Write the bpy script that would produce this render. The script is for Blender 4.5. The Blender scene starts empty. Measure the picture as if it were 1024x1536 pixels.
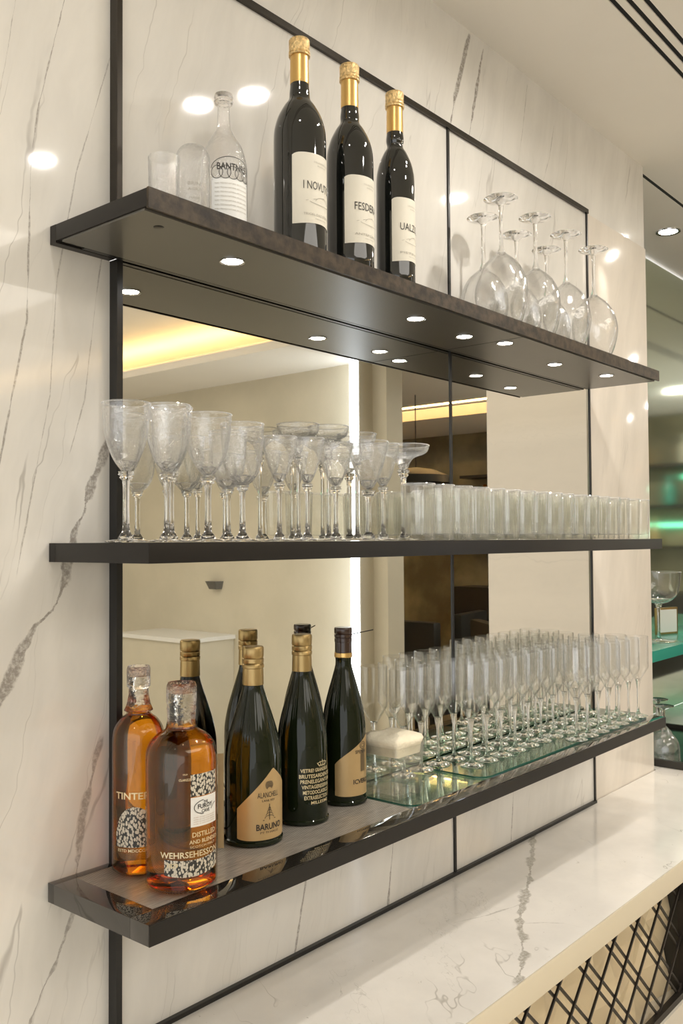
import bpy, bmesh, math, random
from mathutils import Vector, Matrix
from math import sin, cos, pi, radians as R
random.seed(7)
S = bpy.context.scene
COL = S.collection
Z0 = 1.617                       # eye height; the counter top is 0.90 m above the floor
ZT, ZM, ZB, TH = Z0+.4336, Z0-.0012, Z0-.4571, .0256      # tops of the three shelves, their thickness
ZC, ZR, ZCEIL = Z0-.717, Z0+.9078, Z0+1.175               # counter top, horizontal trim, ceiling
YF, YM, YW = .8874, 1.09, 1.104                          # shelf front, mirror face, stone face
XL, XR = .689, 2.33                                       # shelf ends
X1, X2, X3, XE = .792, 1.661, 2.352, 2.79                 # trims and end of wall
YC = .746                                                 # counter front

# ------------------------------------------------------------------ materials
def new_mat(name):
    m = bpy.data.materials.new(name); m.use_nodes = True
    nt = m.node_tree; nt.nodes.clear()
    out = nt.nodes.new('ShaderNodeOutputMaterial')
    return m, nt, out
class G:
    """small node graph helper"""
    def __init__(s, nt): s.nt = nt
    def n(s, t, **k):
        nd = s.nt.nodes.new(t)
        for a, v in k.items(): setattr(nd, a, v)
        return nd
    def set(s, sock, v):
        if isinstance(v, bpy.types.NodeSocket): s.nt.links.new(v, sock)
        else: sock.default_value = v
    def m(s, op, a, b=0.0, c=None, clamp=False):
        nd = s.n('ShaderNodeMath', operation=op); nd.use_clamp = clamp
        s.set(nd.inputs[0], a); s.set(nd.inputs[1], b)
        if c is not None: s.set(nd.inputs[2], c)
        return nd.outputs[0]
    def pos(s):
        tc = s.n('ShaderNodeTexCoord'); sp = s.n('ShaderNodeSeparateXYZ')
        s.nt.links.new(tc.outputs['Object'], sp.inputs[0])
        return tc.outputs['Object'], sp.outputs[0], sp.outputs[1], sp.outputs[2]
    def xyz(s, x, y, z):
        c = s.n('ShaderNodeCombineXYZ')
        for i, v in enumerate((x, y, z)): s.set(c.inputs[i], v)
        return c.outputs[0]
    def noise(s, vec, scale, detail=4, rough=.55, dist=0):
        nd = s.n('ShaderNodeTexNoise'); s.set(nd.inputs['Vector'], vec)
        nd.inputs['Scale'].default_value = scale; nd.inputs['Detail'].default_value = detail
        nd.inputs['Roughness'].default_value = rough; nd.inputs['Distortion'].default_value = dist
        return nd.outputs[0]
    def ramp(s, v, a, b, lo=0.0, hi=1.0):
        nd = s.n('ShaderNodeMapRange', interpolation_type='SMOOTHSTEP')
        s.set(nd.inputs[0], v); s.set(nd.inputs[1], a); s.set(nd.inputs[2], b)
        nd.inputs[3].default_value = lo; nd.inputs[4].default_value = hi
        return nd.outputs[0]
    def mix(s, f, a, b):
        nd = s.n('ShaderNodeMix', data_type='RGBA')
        s.set(nd.inputs[0], f)
        s.set(nd.inputs[6], a if isinstance(a, bpy.types.NodeSocket) else (*a, 1))
        s.set(nd.inputs[7], b if isinstance(b, bpy.types.NodeSocket) else (*b, 1))
        return nd.outputs[2]
def pbr(name, col, rough=.5, metal=0, trans=0, ior=1.45, coat=0, bump=None, emit=None, estr=0, var=0, vscale=30, spec=.5):
    m, nt, out = new_mat(name); g = G(nt)
    b = g.n('ShaderNodeBsdfPrincipled'); nt.links.new(b.outputs[0], out.inputs[0])
    b.inputs['Base Color'].default_value = (*col, 1)
    b.inputs['Roughness'].default_value = rough; b.inputs['Metallic'].default_value = metal
    b.inputs['Transmission Weight'].default_value = trans; b.inputs['IOR'].default_value = ior
    b.inputs['Coat Weight'].default_value = coat; b.inputs['Coat Roughness'].default_value = .03
    b.inputs['Specular IOR Level'].default_value = spec
    if emit:
        b.inputs['Emission Color'].default_value = (*emit, 1); b.inputs['Emission Strength'].default_value = estr
    vec = g.pos()[0]
    if var:
        n = g.noise(vec, vscale, 5)
        c2 = tuple(max(0, c*(1-var)) for c in col); c3 = tuple(min(1, c*(1+var)) for c in col)
        g.set(b.inputs['Base Color'], g.mix(g.ramp(n, .3, .7), c2, c3))
    if bump:
        sc, st, dist = bump
        bn = g.n('ShaderNodeBump'); bn.inputs['Strength'].default_value = st; bn.inputs['Distance'].default_value = dist
        g.set(bn.inputs['Height'], g.noise(vec, sc, 4)); nt.links.new(bn.outputs[0], b.inputs['Normal'])
    return m
def thin_glass(name, tint=(.997,.997,.994), edge=(.94,.945,.94), refl=1.0, rough=.015, bump=None, haze=0):
    """wall of blown glass thin enough not to bend what is seen through it: mirror reflection by Fresnel plus a slightly darker rim"""
    m, nt, out = new_mat(name); g = G(nt)
    lw = g.n('ShaderNodeLayerWeight'); lw.inputs[0].default_value = .5
    fr = g.m('ADD', g.m('MULTIPLY', g.m('POWER', lw.outputs['Facing'], 4.5), .80), .045)      # Schlick reflectance, same from both sides
    face = g.m('POWER', lw.outputs['Facing'], 3.2)
    tr = g.n('ShaderNodeBsdfTransparent'); nt.links.new(g.mix(face, tint, edge), tr.inputs[0])
    gl = g.n('ShaderNodeBsdfGlossy'); gl.inputs['Roughness'].default_value = rough
    if bump:
        bn = g.n('ShaderNodeBump'); bn.inputs['Strength'].default_value = bump[1]; bn.inputs['Distance'].default_value = bump[2]
        g.set(bn.inputs['Height'], g.noise(g.pos()[0], bump[0], 3))
        nt.links.new(bn.outputs[0], gl.inputs['Normal']); nt.links.new(bn.outputs[0], lw.inputs['Normal'])
    mx = g.n('ShaderNodeMixShader')
    g.set(mx.inputs[0], g.m('MINIMUM', g.m('MULTIPLY', fr, refl), .7))
    nt.links.new(tr.outputs[0], mx.inputs[1]); nt.links.new(gl.outputs[0], mx.inputs[2])
    if haze:                                                    # white haze put into the glass to stand for its highlights
        df = g.n('ShaderNodeBsdfTranslucent'); df.inputs[0].default_value = (1, 1, 1, 1)
        d2 = g.n('ShaderNodeBsdfDiffuse'); d2.inputs[0].default_value = (1, 1, 1, 1)
        md = g.n('ShaderNodeMixShader'); md.inputs[0].default_value = .5
        nt.links.new(df.outputs[0], md.inputs[1]); nt.links.new(d2.outputs[0], md.inputs[2])
        mh = g.n('ShaderNodeMixShader'); g.set(mh.inputs[0], g.m('ADD', g.m('MULTIPLY', face, haze*2), haze*.4))
        nt.links.new(mx.outputs[0], mh.inputs[1]); nt.links.new(md.outputs[0], mh.inputs[2]); mx = mh
    nt.links.new(mx.outputs[0], out.inputs[0])
    return m
def solid_glass(name, col=(1,1,1), rough=0, ior=1.47, bump=None):
    m, nt, out = new_mat(name); g = G(nt)
    b = g.n('ShaderNodeBsdfGlass'); b.inputs[0].default_value = (*col, 1)
    b.inputs['Roughness'].default_value = rough; b.inputs['IOR'].default_value = ior
    if bump:
        bn = g.n('ShaderNodeBump'); bn.inputs['Strength'].default_value = bump[1]; bn.inputs['Distance'].default_value = bump[2]
        g.set(bn.inputs['Height'], g.noise(g.pos()[0], bump[0], 3)); nt.links.new(bn.outputs[0], b.inputs['Normal'])
    nt.links.new(b.outputs[0], out.inputs[0]); return m
def emis(name, col, s):
    m, nt, out = new_mat(name); g = G(nt)
    e = g.n('ShaderNodeEmission'); e.inputs[0].default_value = (*col, 1); e.inputs[1].default_value = s
    nt.links.new(e.outputs[0], out.inputs[0]); return m
def follow(g, along, across, pts, width, wob, vec):
    """mask of a vein whose course across = f(along) passes the given points"""
    a0, a1 = min(p[1] for p in pts), max(p[1] for p in pts)
    c0, c1 = min(p[0] for p in pts)-.01, max(p[0] for p in pts)+.01
    t = g.m('DIVIDE', g.m('SUBTRACT', along, a0), a1-a0)
    fc = g.n('ShaderNodeFloatCurve'); cu = fc.mapping.curves[0]
    q = sorted(((p[1]-a0)/(a1-a0), (p[0]-c0)/(c1-c0)) for p in pts)
    cu.points[0].location = q[0]; cu.points[1].location = q[-1]
    for p in q[1:-1]: cu.points.new(*p)
    for p in cu.points: p.handle_type = 'VECTOR'
    fc.mapping.update(); g.set(fc.inputs[1], t)
    c = g.m('ADD', g.m('MULTIPLY', fc.outputs[0], c1-c0), c0)
    n = g.m('MULTIPLY', g.m('SUBTRACT', g.noise(vec, 30, 6, .7), .5), wob)
    d = g.m('ABSOLUTE', g.m('ADD', g.m('SUBTRACT', across, c), n))
    w = g.m('MULTIPLY', g.ramp(g.noise(vec, 16, 2), .35, .62, .18, 1.25), width)
    k = g.ramp(g.m('DIVIDE', d, w), .5, 1.0, 1.0, 0.0)
    inside = g.m('MULTIPLY', g.ramp(t, 0, .03), g.ramp(t, .97, 1, 1, 0))
    tex = g.ramp(g.noise(vec, 160, 4, .7), .3, .62, .35, 1.0)
    return g.m('MULTIPLY', g.m('MULTIPLY', k, inside), tex)
def marble(name, base=(.80,.755,.68), dark=(.26,.23,.20), horizontal=False, rough=.12, veins=(), seed=0.0, amount=1.0, coat=0, spec=.5):
    m, nt, out = new_mat(name); g = G(nt)
    vec, x, y, z = g.pos()
    if horizontal: a, c = x, y
    else: a, c = z, x
    wob = g.m('MULTIPLY', g.m('SUBTRACT', g.noise(vec, 3.5, 4, .6), .5), .10)
    u = g.m('ADD', g.m('SUBTRACT', c, g.m('MULTIPLY', a, .24 if not horizontal else .8)), wob)
    def layer(su, sv, scale, w, thr, off):
        v2 = g.xyz(g.m('MULTIPLY', u, su), g.m('MULTIPLY', a, sv), seed+off)
        n = g.noise(v2, scale, 3, .5)
        d = g.m('ABSOLUTE', g.m('SUBTRACT', n, .5))
        line = g.ramp(d, 0, w, 1, 0)
        brk = g.ramp(g.noise(g.xyz(g.m('MULTIPLY', u, 6), g.m('MULTIPLY', a, 3), seed+off+4), 1.2, 4), thr, thr+.16)
        return g.m('MULTIPLY', line, brk)
    if horizontal:
        l1 = layer(5, 4, 1.4, .006, .50, 1); l2 = layer(14, 12, 2.2, .012, .56, 5)
        cloud = g.noise(vec, 5, 5, .6)
        speck = g.ramp(g.noise(vec, 85, 3, .7), .67, .74)
        speck = g.m('MULTIPLY', speck, g.ramp(g.noise(vec, 9, 2), .45, .65))
        f = g.m('ADD', g.m('ADD', g.m('MULTIPLY', l1, .45), g.m('MULTIPLY', l2, .25)), g.m('MULTIPLY', speck, .45))
    else:
        l1 = layer(5.5, .35, 1.35, .0035, .42, 1); l2 = layer(13, .8, 1.3, .008, .5, 5)
        cloud = g.noise(g.xyz(g.m('MULTIPLY', u, 6), g.m('MULTIPLY', a, 1.5), seed), 1.6, 5, .6)
        streak = g.ramp(g.noise(g.xyz(g.m('MULTIPLY', u, 60), g.m('MULTIPLY', a, 5), seed+9), 1.0, 3), .45, .75)
        f = g.m('ADD', g.m('ADD', g.m('MULTIPLY', l1, .62), g.m('MULTIPLY', l2, .22)), g.m('MULTIPLY', streak, .035))
    f = g.m('MULTIPLY', f, amount)
    for pts, w, wb, st in veins:
        f = g.m('MAXIMUM', f, g.m('MULTIPLY', follow(g, a, c, pts, w, wb, vec), st))
    f = g.m('MINIMUM', f, 1.0)
    b0 = g.mix(g.ramp(cloud, .3, .7), tuple(v*.93 for v in base), tuple(min(1, v*1.05) for v in base))
    col = g.mix(f, b0, dark)
    b = g.n('ShaderNodeBsdfPrincipled'); nt.links.new(b.outputs[0], out.inputs[0])
    nt.links.new(col, b.inputs['Base Color']); b.inputs['Roughness'].default_value = rough
    b.inputs['Coat Weight'].default_value = coat; b.inputs['Coat Roughness'].default_value = .02
    b.inputs['Specular IOR Level'].default_value = spec
    return m

STONE = (.77,.74,.685)
big = [(x, Z0+z) for x, z in ((.80,.175),(.775,.117),(.752,.074),(.744,.04),(.73,.017),(.716,-.034),(.715,-.061),(.695,-.092),(.665,-.117),(.643,-.155),(.624,-.196),(.56,-.33))]
low = [(x, Z0+z) for x, z in ((.775,-.27),(.762,-.317),(.742,-.386),(.735,-.45),(.728,-.51),(.704,-.565),(.679,-.6),(.664,-.635),(.60,-.75))]
lefts = [(big, .0105, .022, .85), (low, .007, .01, .7),
         ([(.72,Z0+.80),(.672,Z0+.60),(.66,Z0+.52),(.655,Z0+.3),(.60,Z0+.02),(.58,Z0-.2)], .0016, .004, .75),
         ([(.79,Z0+.72),(.73,Z0+.52),(.70,Z0+.36),(.69,Z0+.2),(.66,Z0+.05),(.64,Z0-.05)], .0014, .004, .6),
         ([(.78,Z0+.45),(.765,Z0+.36),(.745,Z0+.2),(.72,Z0+.12)], .0012, .003, .6),
         ([(.64,Z0+.75),(.60,Z0+.5),(.58,Z0+.3)], .0014, .004, .6)]
M = {}
M['marble_left'] = marble('marble_left', STONE, rough=.045, veins=lefts, seed=2.0, amount=.75)
M['marble_upper'] = marble('marble_upper', STONE, rough=.06, amount=.6, seed=6.3, veins=[
    ([(1.775,Z0+1.17),(1.735,Z0+1.06),(1.705,Z0+.98),(1.690,Z0+.92)], .008, .006, .95),
    ([(1.835,Z0+1.16),(1.805,Z0+1.06),(1.775,Z0+.95),(1.76,Z0+.90)], .0065, .006, .95),
    ([(2.046,Z0+1.156),(2.02,Z0+1.03),(1.99,Z0+.92)], .0016, .005, .5),
    ([(2.19,Z0+1.10),(2.16,Z0+1.0),(2.12,Z0+.92)], .0016, .005, .6)])
M['marble_panel'] = marble('marble_panel', tuple(v*.97 for v in STONE), rough=.05, coat=.3, seed=11.0, amount=.55, veins=[
    ([(1.46,Z0-.48),(1.45,Z0-.56),(1.425,Z0-.717)], .0045, .004, .9), ([(1.20,Z0-.48),(1.19,Z0-.6),(1.16,Z0-.717)], .003, .004, .8),
    ([(1.93,Z0-.48),(1.90,Z0-.717)], .004, .004, .8)])
M['marble_right'] = marble('marble_right', (.76,.695,.61), rough=.08, seed=17.0, amount=.2)
cv = [(1.11,Z0*0+2.02),(1.072,1.969),(.972,1.769),(.94,1.70),(.90,1.60),(.87,1.542),(.797,1.423),(.742,1.305)]
M['marble_counter'] = marble('marble_counter', (.86,.82,.76), dark=(.30,.27,.21), horizontal=True, rough=.11, seed=3.0, amount=1.3,
    veins=[(cv, .013, .022, .75), ([(.905,1.61),(.93,1.52),(.96,1.45)], .003, .01, .5), ([(.86,1.53),(.83,1.56),(.80,1.58),(.76,1.585)], .002, .006, .5)])
M['mirror'] = pbr('mirror_silver', (.80,.785,.72), rough=.012, metal=1)
M['bay_mirror'] = pbr('bay_mirror', (.82,.90,.76), rough=.07, metal=1)
M['trim'] = pbr('bronze_trim', (.045,.038,.03), rough=.25, metal=.6)
M['trim_black'] = pbr('black_joint', (.012,.011,.01), rough=.3)
M['shelf'] = pbr('shelf_bronze', (.015,.013,.0115), rough=.35, var=.12, vscale=8, spec=.35)
M['shelf_under'] = pbr('shelf_underside', (.115,.108,.092), rough=.28, metal=.0, var=.05, vscale=4, spec=.6)
M['shelf_wood'] = pbr('shelf_rusted_edge', (.040,.028,.017), rough=.4, var=.6, vscale=60, bump=(200,.3,.001), spec=.35)
M['black_glass'] = pbr('black_glass', (.020,.017,.014), rough=.03, coat=.5, spec=.9)
M['gloss_plate'] = pbr('silvered_plate', (.62,.67,.63), rough=.05, metal=.85)
M['green_sheet'] = thin_glass('green_glass_sheet', (.86,.95,.90), (.45,.72,.60), refl=1.2)
M['green_edge'] = pbr('green_glass_edge', (.03,.13,.095), rough=.12, spec=.8)
M['teal'] = pbr('teal_glass_shelf', (.05,.36,.27), rough=.15, spec=.8)
M['lens'] = emis('led_lens', (1,.97,.92), 26)
M['lens_ceiling'] = emis('downlight_lens', (1,.94,.84), 55)
M['chrome'] = pbr('chrome_ring', (.55,.55,.55), rough=.15, metal=1)
M['ceil'] = pbr('ceiling_paint', (.84,.80,.73), rough=.7, var=.015, vscale=3)
M['ceil_dark'] = pbr('slot_black', (.006,.006,.006), rough=.8)
M['cream_wall'] = pbr('cream_wall', (.60,.545,.425), rough=.45, var=.05, vscale=2.5)
M['floor'] = pbr('floor_stone', (.62,.57,.48), rough=.25, var=.08, vscale=3)
M['cove'] = emis('cove_light', (1,.70,.34), 13)
M['cove_far'] = emis('cove_light_far', (1,.62,.24), 22)
M['strip'] = emis('daylight_panel', (.80,.88,1), 6)
M['added_green'] = emis('added_green_glow', (.25, 1, .6), 1.3)
M['olive'] = pbr('olive_wall', (.27,.245,.16), rough=.35, var=.4, vscale=2)
M['darkbox'] = pbr('dark_furniture', (.03,.027,.022), rough=.4)
M['cream_obj'] = pbr('cream_ceramic', (.75,.70,.55), rough=.4)
M['glass'] = thin_glass('blown_glass', refl=1.25, haze=.025)
M['cut'] = thin_glass('cut_crystal', edge=(.86,.87,.87), refl=2.4, rough=.02, bump=(150,.6,.003), haze=.10)
M['fluted'] = thin_glass('fluted_glass', tint=(.99,.99,.975), edge=(.88,.88,.84), refl=1.5, rough=.03, haze=.07)
M['rim'] = thin_glass('glass_rim_glint', refl=2.5, haze=.30)  # strong white haze paints the bright sparkle line along glass rims
M['stem'] = solid_glass('stem_crystal', (1,1,1))
M['crackle'] = solid_glass('crackled_glass', (.97,.96,.95), bump=(90,.8,.004))
M['etch'] = pbr('etched_glass_lines', (.86,.86,.84), rough=.35)
M['wine'] = pbr('dark_wine_glass', (.006,.007,.006), rough=.035, coat=.4, spec=.8)
M['champ'] = pbr('green_black_bottle', (.008,.012,.004), rough=.05, coat=0, spec=.42)
M['gold'] = pbr('gold_foil', (.72,.47,.17), rough=.32, metal=.9, bump=(60,.15,.001))
M['gold_rough'] = pbr('gold_foil_embossed', (.78,.56,.27), rough=.3, metal=.9, bump=(260,1.0,.003), var=.3, vscale=200)
M['gold_dull'] = pbr('antique_gold_cap', (.42,.30,.13), rough=.35, metal=.8, bump=(80,.4,.001))
M['cap_dark'] = pbr('dark_brown_cap', (.045,.022,.015), rough=.22, coat=.3)
M['paper'] = pbr('cream_label', (.74,.70,.60), rough=.6, var=.02, vscale=20)
M['paper_gold'] = pbr('kraft_gold_label', (.52,.36,.17), rough=.4, metal=.25, var=.06, vscale=12)
M['paper_white'] = pbr('white_label', (.75,.73,.68), rough=.55)
M['ink'] = pbr('label_ink', (.035,.03,.025), rough=.5)
M['ink_soft'] = pbr('faded_ink', (.42,.39,.33), rough=.6)
M['ink_gold'] = pbr('gold_print', (.70,.58,.36), rough=.35, metal=.5)
M['ink_red'] = pbr('brown_print', (.40,.24,.14), rough=.6)
M['amber'] = solid_glass('amber_whiskey', (.95,.61,.13), ior=1.36)
M['whisky_glass'] = thin_glass('whiskey_bottle_glass', (.98,.97,.95), (.75,.70,.62), refl=1.25)
M['beige_card'] = pbr('beige_card_strip', (.50,.38,.20), rough=.5)
M['salt'] = pbr('cream_salt', (.93,.85,.66), rough=.7, bump=(90,.6,.004))
M['lattice'] = pbr('black_iron', (.025,.02,.016), rough=.4, metal=.4)
M['fold'] = pbr('gold_beige_panel', (.85,.70,.46), rough=.35, metal=.1)
M['edgeband'] = pbr('counter_edge_band', (.70,.62,.47), rough=.2)
def woven():
    m, nt, out = new_mat('woven_inlay'); g = G(nt); vec, x, y, z = g.pos()
    a = g.m('SINE', g.m('MULTIPLY', y, 1900)); b_ = g.noise(g.xyz(g.m('MULTIPLY', x, 30), g.m('MULTIPLY', y, 500), 0), 1, 4)
    h = g.m('ADD', g.m('MULTIPLY', a, .25), b_)
    b = g.n('ShaderNodeBsdfPrincipled'); nt.links.new(b.outputs[0], out.inputs[0])
    nt.links.new(g.mix(g.ramp(h, .25, .85), (.12,.105,.09), (.46,.42,.36)), b.inputs['Base Color'])
    b.inputs['Roughness'].default_value = .45; b.inputs['Coat Weight'].default_value = .35; b.inputs['Coat Roughness'].default_value = .05
    return m
M['woven'] = woven()
def dotted(name, a, b_, scale):
    m, nt, out = new_mat(name); g = G(nt); vec, x, y, z = g.pos()
    v = g.n('ShaderNodeTexVoronoi'); v.inputs['Scale'].default_value = scale; v.feature = 'F1'
    nt.links.new(g.xyz(g.m('MULTIPLY', x, 1.4), g.m('MULTIPLY', y, 1.4), g.m('MULTIPLY', z, .9)), v.inputs['Vector'])
    b = g.n('ShaderNodeBsdfPrincipled'); nt.links.new(b.outputs[0], out.inputs[0])
    nt.links.new(g.mix(g.ramp(v.outputs['Distance'], .46, .58), b_, a), b.inputs['Base Color'])
    b.inputs['Roughness'].default_value = .4; return m
M['dots'] = dotted('mosaic_print', (.03,.028,.025), (.60,.54,.43), 250)

# ------------------------------------------------------------------ mesh helpers
def obj(name, me, mat, parent=None, smooth=35):
    o = bpy.data.objects.new(name, me); COL.objects.link(o)
    if mat is not None and not me.materials:
        me.materials.append(mat)
    if smooth:
        me.polygons.foreach_set('use_smooth', [True]*len(me.polygons))
        me.set_sharp_from_angle(angle=R(smooth))
    if parent: o.parent = parent
    return o
def mesh(name, vs, fs):
    me = bpy.data.meshes.new(name); me.from_pydata(vs, [], fs); me.update(); return me
def from_bm(name, bm):
    me = bpy.data.meshes.new(name); bmesh.ops.recalc_face_normals(bm, faces=bm.faces[:]); bm.to_mesh(me); bm.free(); return me
def box_bm(bm, x0, x1, y0, y1, z0, z1, bev=0):
    r = bmesh.ops.create_cube(bm, size=1)
    for v in r['verts']:
        v.co = Vector((x0+(v.co.x+.5)*(x1-x0), y0+(v.co.y+.5)*(y1-y0), z0+(v.co.z+.5)*(z1-z0)))
    if bev:
        es = list({e for v in r['verts'] for e in v.link_edges})
        bmesh.ops.bevel(bm, geom=es, offset=bev, segments=2, affect='EDGES', profile=.7)
def box(name, x0, x1, y0, y1, z0, z1, mat, parent=None, bev=0):
    bm = bmesh.new(); box_bm(bm, x0, x1, y0, y1, z0, z1, bev)
    return obj(name, from_bm(name, bm), mat, parent)
def lathe(name, prof, seg=40, ripple=None, close=True):
    """revolve (r, z) points round the z axis; ripple(angle, z, r) scales the radius; r = 0 points become poles"""
    vs, fs, rows = [], [], []
    for r, z in prof:
        if r < 1e-6: rows.append([len(vs)]); vs.append((0, 0, z))
        else:
            row = []
            for i in range(seg):
                a = 2*pi*i/seg; k = ripple(a, z, r) if ripple else 1
                row.append(len(vs)); vs.append((r*k*cos(a), r*k*sin(a), z))
            rows.append(row)
    for A, B in zip(rows, rows[1:]):
        if len(A) == 1 and len(B) == 1: continue
        for i in range(seg):
            j = (i+1) % seg
            if len(A) == 1: fs.append((A[0], B[j], B[i]))
            elif len(B) == 1: fs.append((A[i], A[j], B[0]))
            else: fs.append((A[i], A[j], B[j], B[i]))
    return mesh(name, vs, fs)
def spline(pts, n=6):
    """Catmull-Rom through (r, z) points"""
    out = []
    P = [pts[0]]+list(pts)+[pts[-1]]
    for i in range(1, len(P)-2):
        for k in range(n):
            t = k/n; q = []
            for d in (0, 1):
                a, b, c, e = P[i-1][d], P[i][d], P[i+1][d], P[i+2][d]
                q.append(.5*((2*b)+(-a+c)*t+(2*a-5*b+4*c-e)*t*t+(-a+3*b-3*c+e)*t**3))
            out.append((max(q[0], 0), q[1]))
    out.append(pts[-1]); return out
def thing(name, label, cat, loc=(0,0,0), rz=0, group=None):
    o = bpy.data.objects.new(name, None); COL.objects.link(o); o.empty_display_size = .05
    o.location = loc; o.rotation_euler = (0, 0, rz); o['label'] = label; o['category'] = cat
    if group: o['group'] = group
    return o
def tag(o, label=None, cat=None, group=None, kind=None):
    for k, v in (('label', label), ('category', cat), ('group', group), ('kind', kind)):
        if v: o[k] = v
    return o
def dup(root, loc, rz=0, label=None, group=None, scale=None):
    r = root.copy(); COL.objects.link(r); r.location = loc; r.rotation_euler = (0, 0, rz)
    if scale: r.scale = scale
    if label: r['label'] = label
    if group: r['group'] = group
    for ch in list(root.children):
        c = ch.copy(); COL.objects.link(c); c.parent = r
        for k in list(ch.children):
            d = k.copy(); COL.objects.link(d); d.parent = c
    return r
def patch(name, rad, a0, u0, u1, lo, hi, mat, parent, off=.0005, n=28, m=10, flat=0):
    """paper on a cylinder of radius rad: arc length u in [u0,u1] about angle a0, heights lo(u)..hi(u)"""
    vs, fs = [], []
    rr = rad(0) if callable(rad) else rad
    for i in range(n+1):
        u = u0+(u1-u0)*i/n; a, b = lo(u), hi(u)
        for j in range(m+1):
            z = a+(b-a)*j/m; q = (rad(z) if callable(rad) else rad)+off
            t = a0+u/rr; vs.append((q*cos(t), q*sin(t), z))
    for i in range(n):
        for j in range(m):
            k = i*(m+1)+j; fs.append((k, k+m+1, k+m+2, k+1))
    return obj(name, mesh(name, vs, fs), mat, parent)
def text_mesh(body, bold=False):
    cu = bpy.data.curves.new('text', 'FONT'); cu.body = body; cu.align_x = 'CENTER'; cu.resolution_u = 2
    if bold: cu.offset = .02
    o = bpy.data.objects.new('text', cu); COL.objects.link(o)
    dg = bpy.context.evaluated_depsgraph_get(); dg.update()
    me = bpy.data.meshes.new_from_object(o.evaluated_get(dg))
    vs = [v.co.copy() for v in me.vertices]; fs = [tuple(p.vertices) for p in me.polygons]
    bpy.data.objects.remove(o); bpy.data.curves.remove(cu); bpy.data.meshes.remove(me)
    return vs, fs
def lettering(lines, rad, a0, parent, mat, off=.0011, name='lettering'):
    """lines: (text, u centre, z centre, width, height, bold)"""
    V, F = [], []
    for body, uc, zc, w, h, bold in lines:
        vs, fs = text_mesh(body, bold)
        if not vs: continue
        x0, x1 = min(v.x for v in vs), max(v.x for v in vs); y0, y1 = min(v.y for v in vs), max(v.y for v in vs)
        b = len(V)
        for v in vs:
            u = uc+((v.x-x0)/(x1-x0)-.5)*w; z = zc+((v.y-y0)/(y1-y0)-.5)*h
            rr = (rad(z) if callable(rad) else rad); r0 = rad(0) if callable(rad) else rad
            t = a0+u/r0; V.append(((rr+off)*cos(t), (rr+off)*sin(t), z))
        F += [tuple(i+b for i in f) for f in fs]
    return obj(name, mesh(name, V, F), mat, parent, smooth=0)
def stroke(V, F, pts, w, rad, a0, off=.0011):
    """a drawn line of width w through (u, z) points on the cylinder"""
    b = len(V)
    for i, (u, z) in enumerate(pts):
        p, q = pts[max(i-1, 0)], pts[min(i+1, len(pts)-1)]
        dx, dz = q[0]-p[0], q[1]-p[1]; L = math.hypot(dx, dz) or 1; nx, nz = -dz/L*w/2, dx/L*w/2
        for s in (1, -1):
            t = a0+(u+s*nx)/rad; V.append(((rad+off)*cos(t), (rad+off)*sin(t), z+s*nz))
    for i in range(len(pts)-1): F.append((b+2*i, b+2*i+2, b+2*i+3, b+2*i+1))
def arc(uc, zc, ru, rz, t0, t1, n=14): return [(uc+ru*cos(t0+(t1-t0)*i/n), zc+rz*sin(t0+(t1-t0)*i/n)) for i in range(n+1)]

# ------------------------------------------------------------------ the setting
def struct(o, label=None): o['kind'] = 'structure'; return o
FL = 0.0
struct(box('floor', -4, 9, -7, 1.6, -.1, FL, M['floor']))
# stone wall: left slab, right slab, band over the trim, polished panels
struct(box('wall_left', -1.6, X1-.005, YW, YW+.12, FL, ZR+.3, M['marble_left']))
bm = bmesh.new(); box_bm(bm, -1.6, X1-.005, YW, YW+.12, ZR+.3, ZCEIL+.05); box_bm(bm, X1-.005, XE, YW, YW+.12, ZR+.004, ZCEIL+.05)
struct(obj('wall_upper', from_bm('wall_upper', bm), M['marble_upper']))
struct(box('wall_right', X3+.004, XE, YW-.004, YW+.12, FL, ZR+.003, M['marble_right'], bev=.001))
struct(box('wall_panel', X1+.005, X2-.003, YM+.004, YW+.1, ZT-.004, ZR-.004, M['marble_panel']))
struct(box('wall_panel', X2+.003, X3-.003, YM+.004, YW+.1, ZT-.004, ZR-.004, M['marble_panel']))
struct(box('wall_panel', X1+.005, X2-.003, YM+.004, YW+.1, ZC, ZB-.012, M['marble_panel']))
struct(box('wall_panel', X2+.003, X3-.003, YM+.004, YW+.1, ZC, ZB-.012, M['marble_panel']))
def trim(i, *a): struct(box('trim_%d' % i, *a, M['trim'] if i in (1, 4) else M['trim_black']))
trim(1, X1-.005, X1+.004, YM-.004, YW+.02, ZT, ZCEIL)
struct(box('trim_2', X1-.005, X1+.005, YM-.004, YW+.02, ZC, ZT-TH, M['trim_black']))
trim(3, X2-.0035, X2+.0035, YM, YW+.02, ZC, ZR)
trim(4, X1, X3+.004, YM-.003, YW+.02, ZR-.006, ZR+.006)
trim(5, X3-.003, X3+.004, YM, YW+.02, ZC, ZR)
trim(6, X1, X3, YM-.004, YM+.02, ZC, ZC+.007)
mA = tag(box('wall_mirror', X1+.006, X2-.0035, YM+.002, YM+.010, ZB-.012, ZT-.004, M['mirror']), 'large wall mirror behind the bottles and stemmed glasses, left of the black joint', 'mirror', 'mirrors between the shelves')
mB = tag(box('wall_mirror', X2+.0035, X3-.003, YM+.002, YM+.010, ZB-.012, ZT-.004, M['mirror']), 'narrower wall mirror behind the rows of tumblers, right of the black joint', 'mirror', 'mirrors between the shelves')
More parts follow.
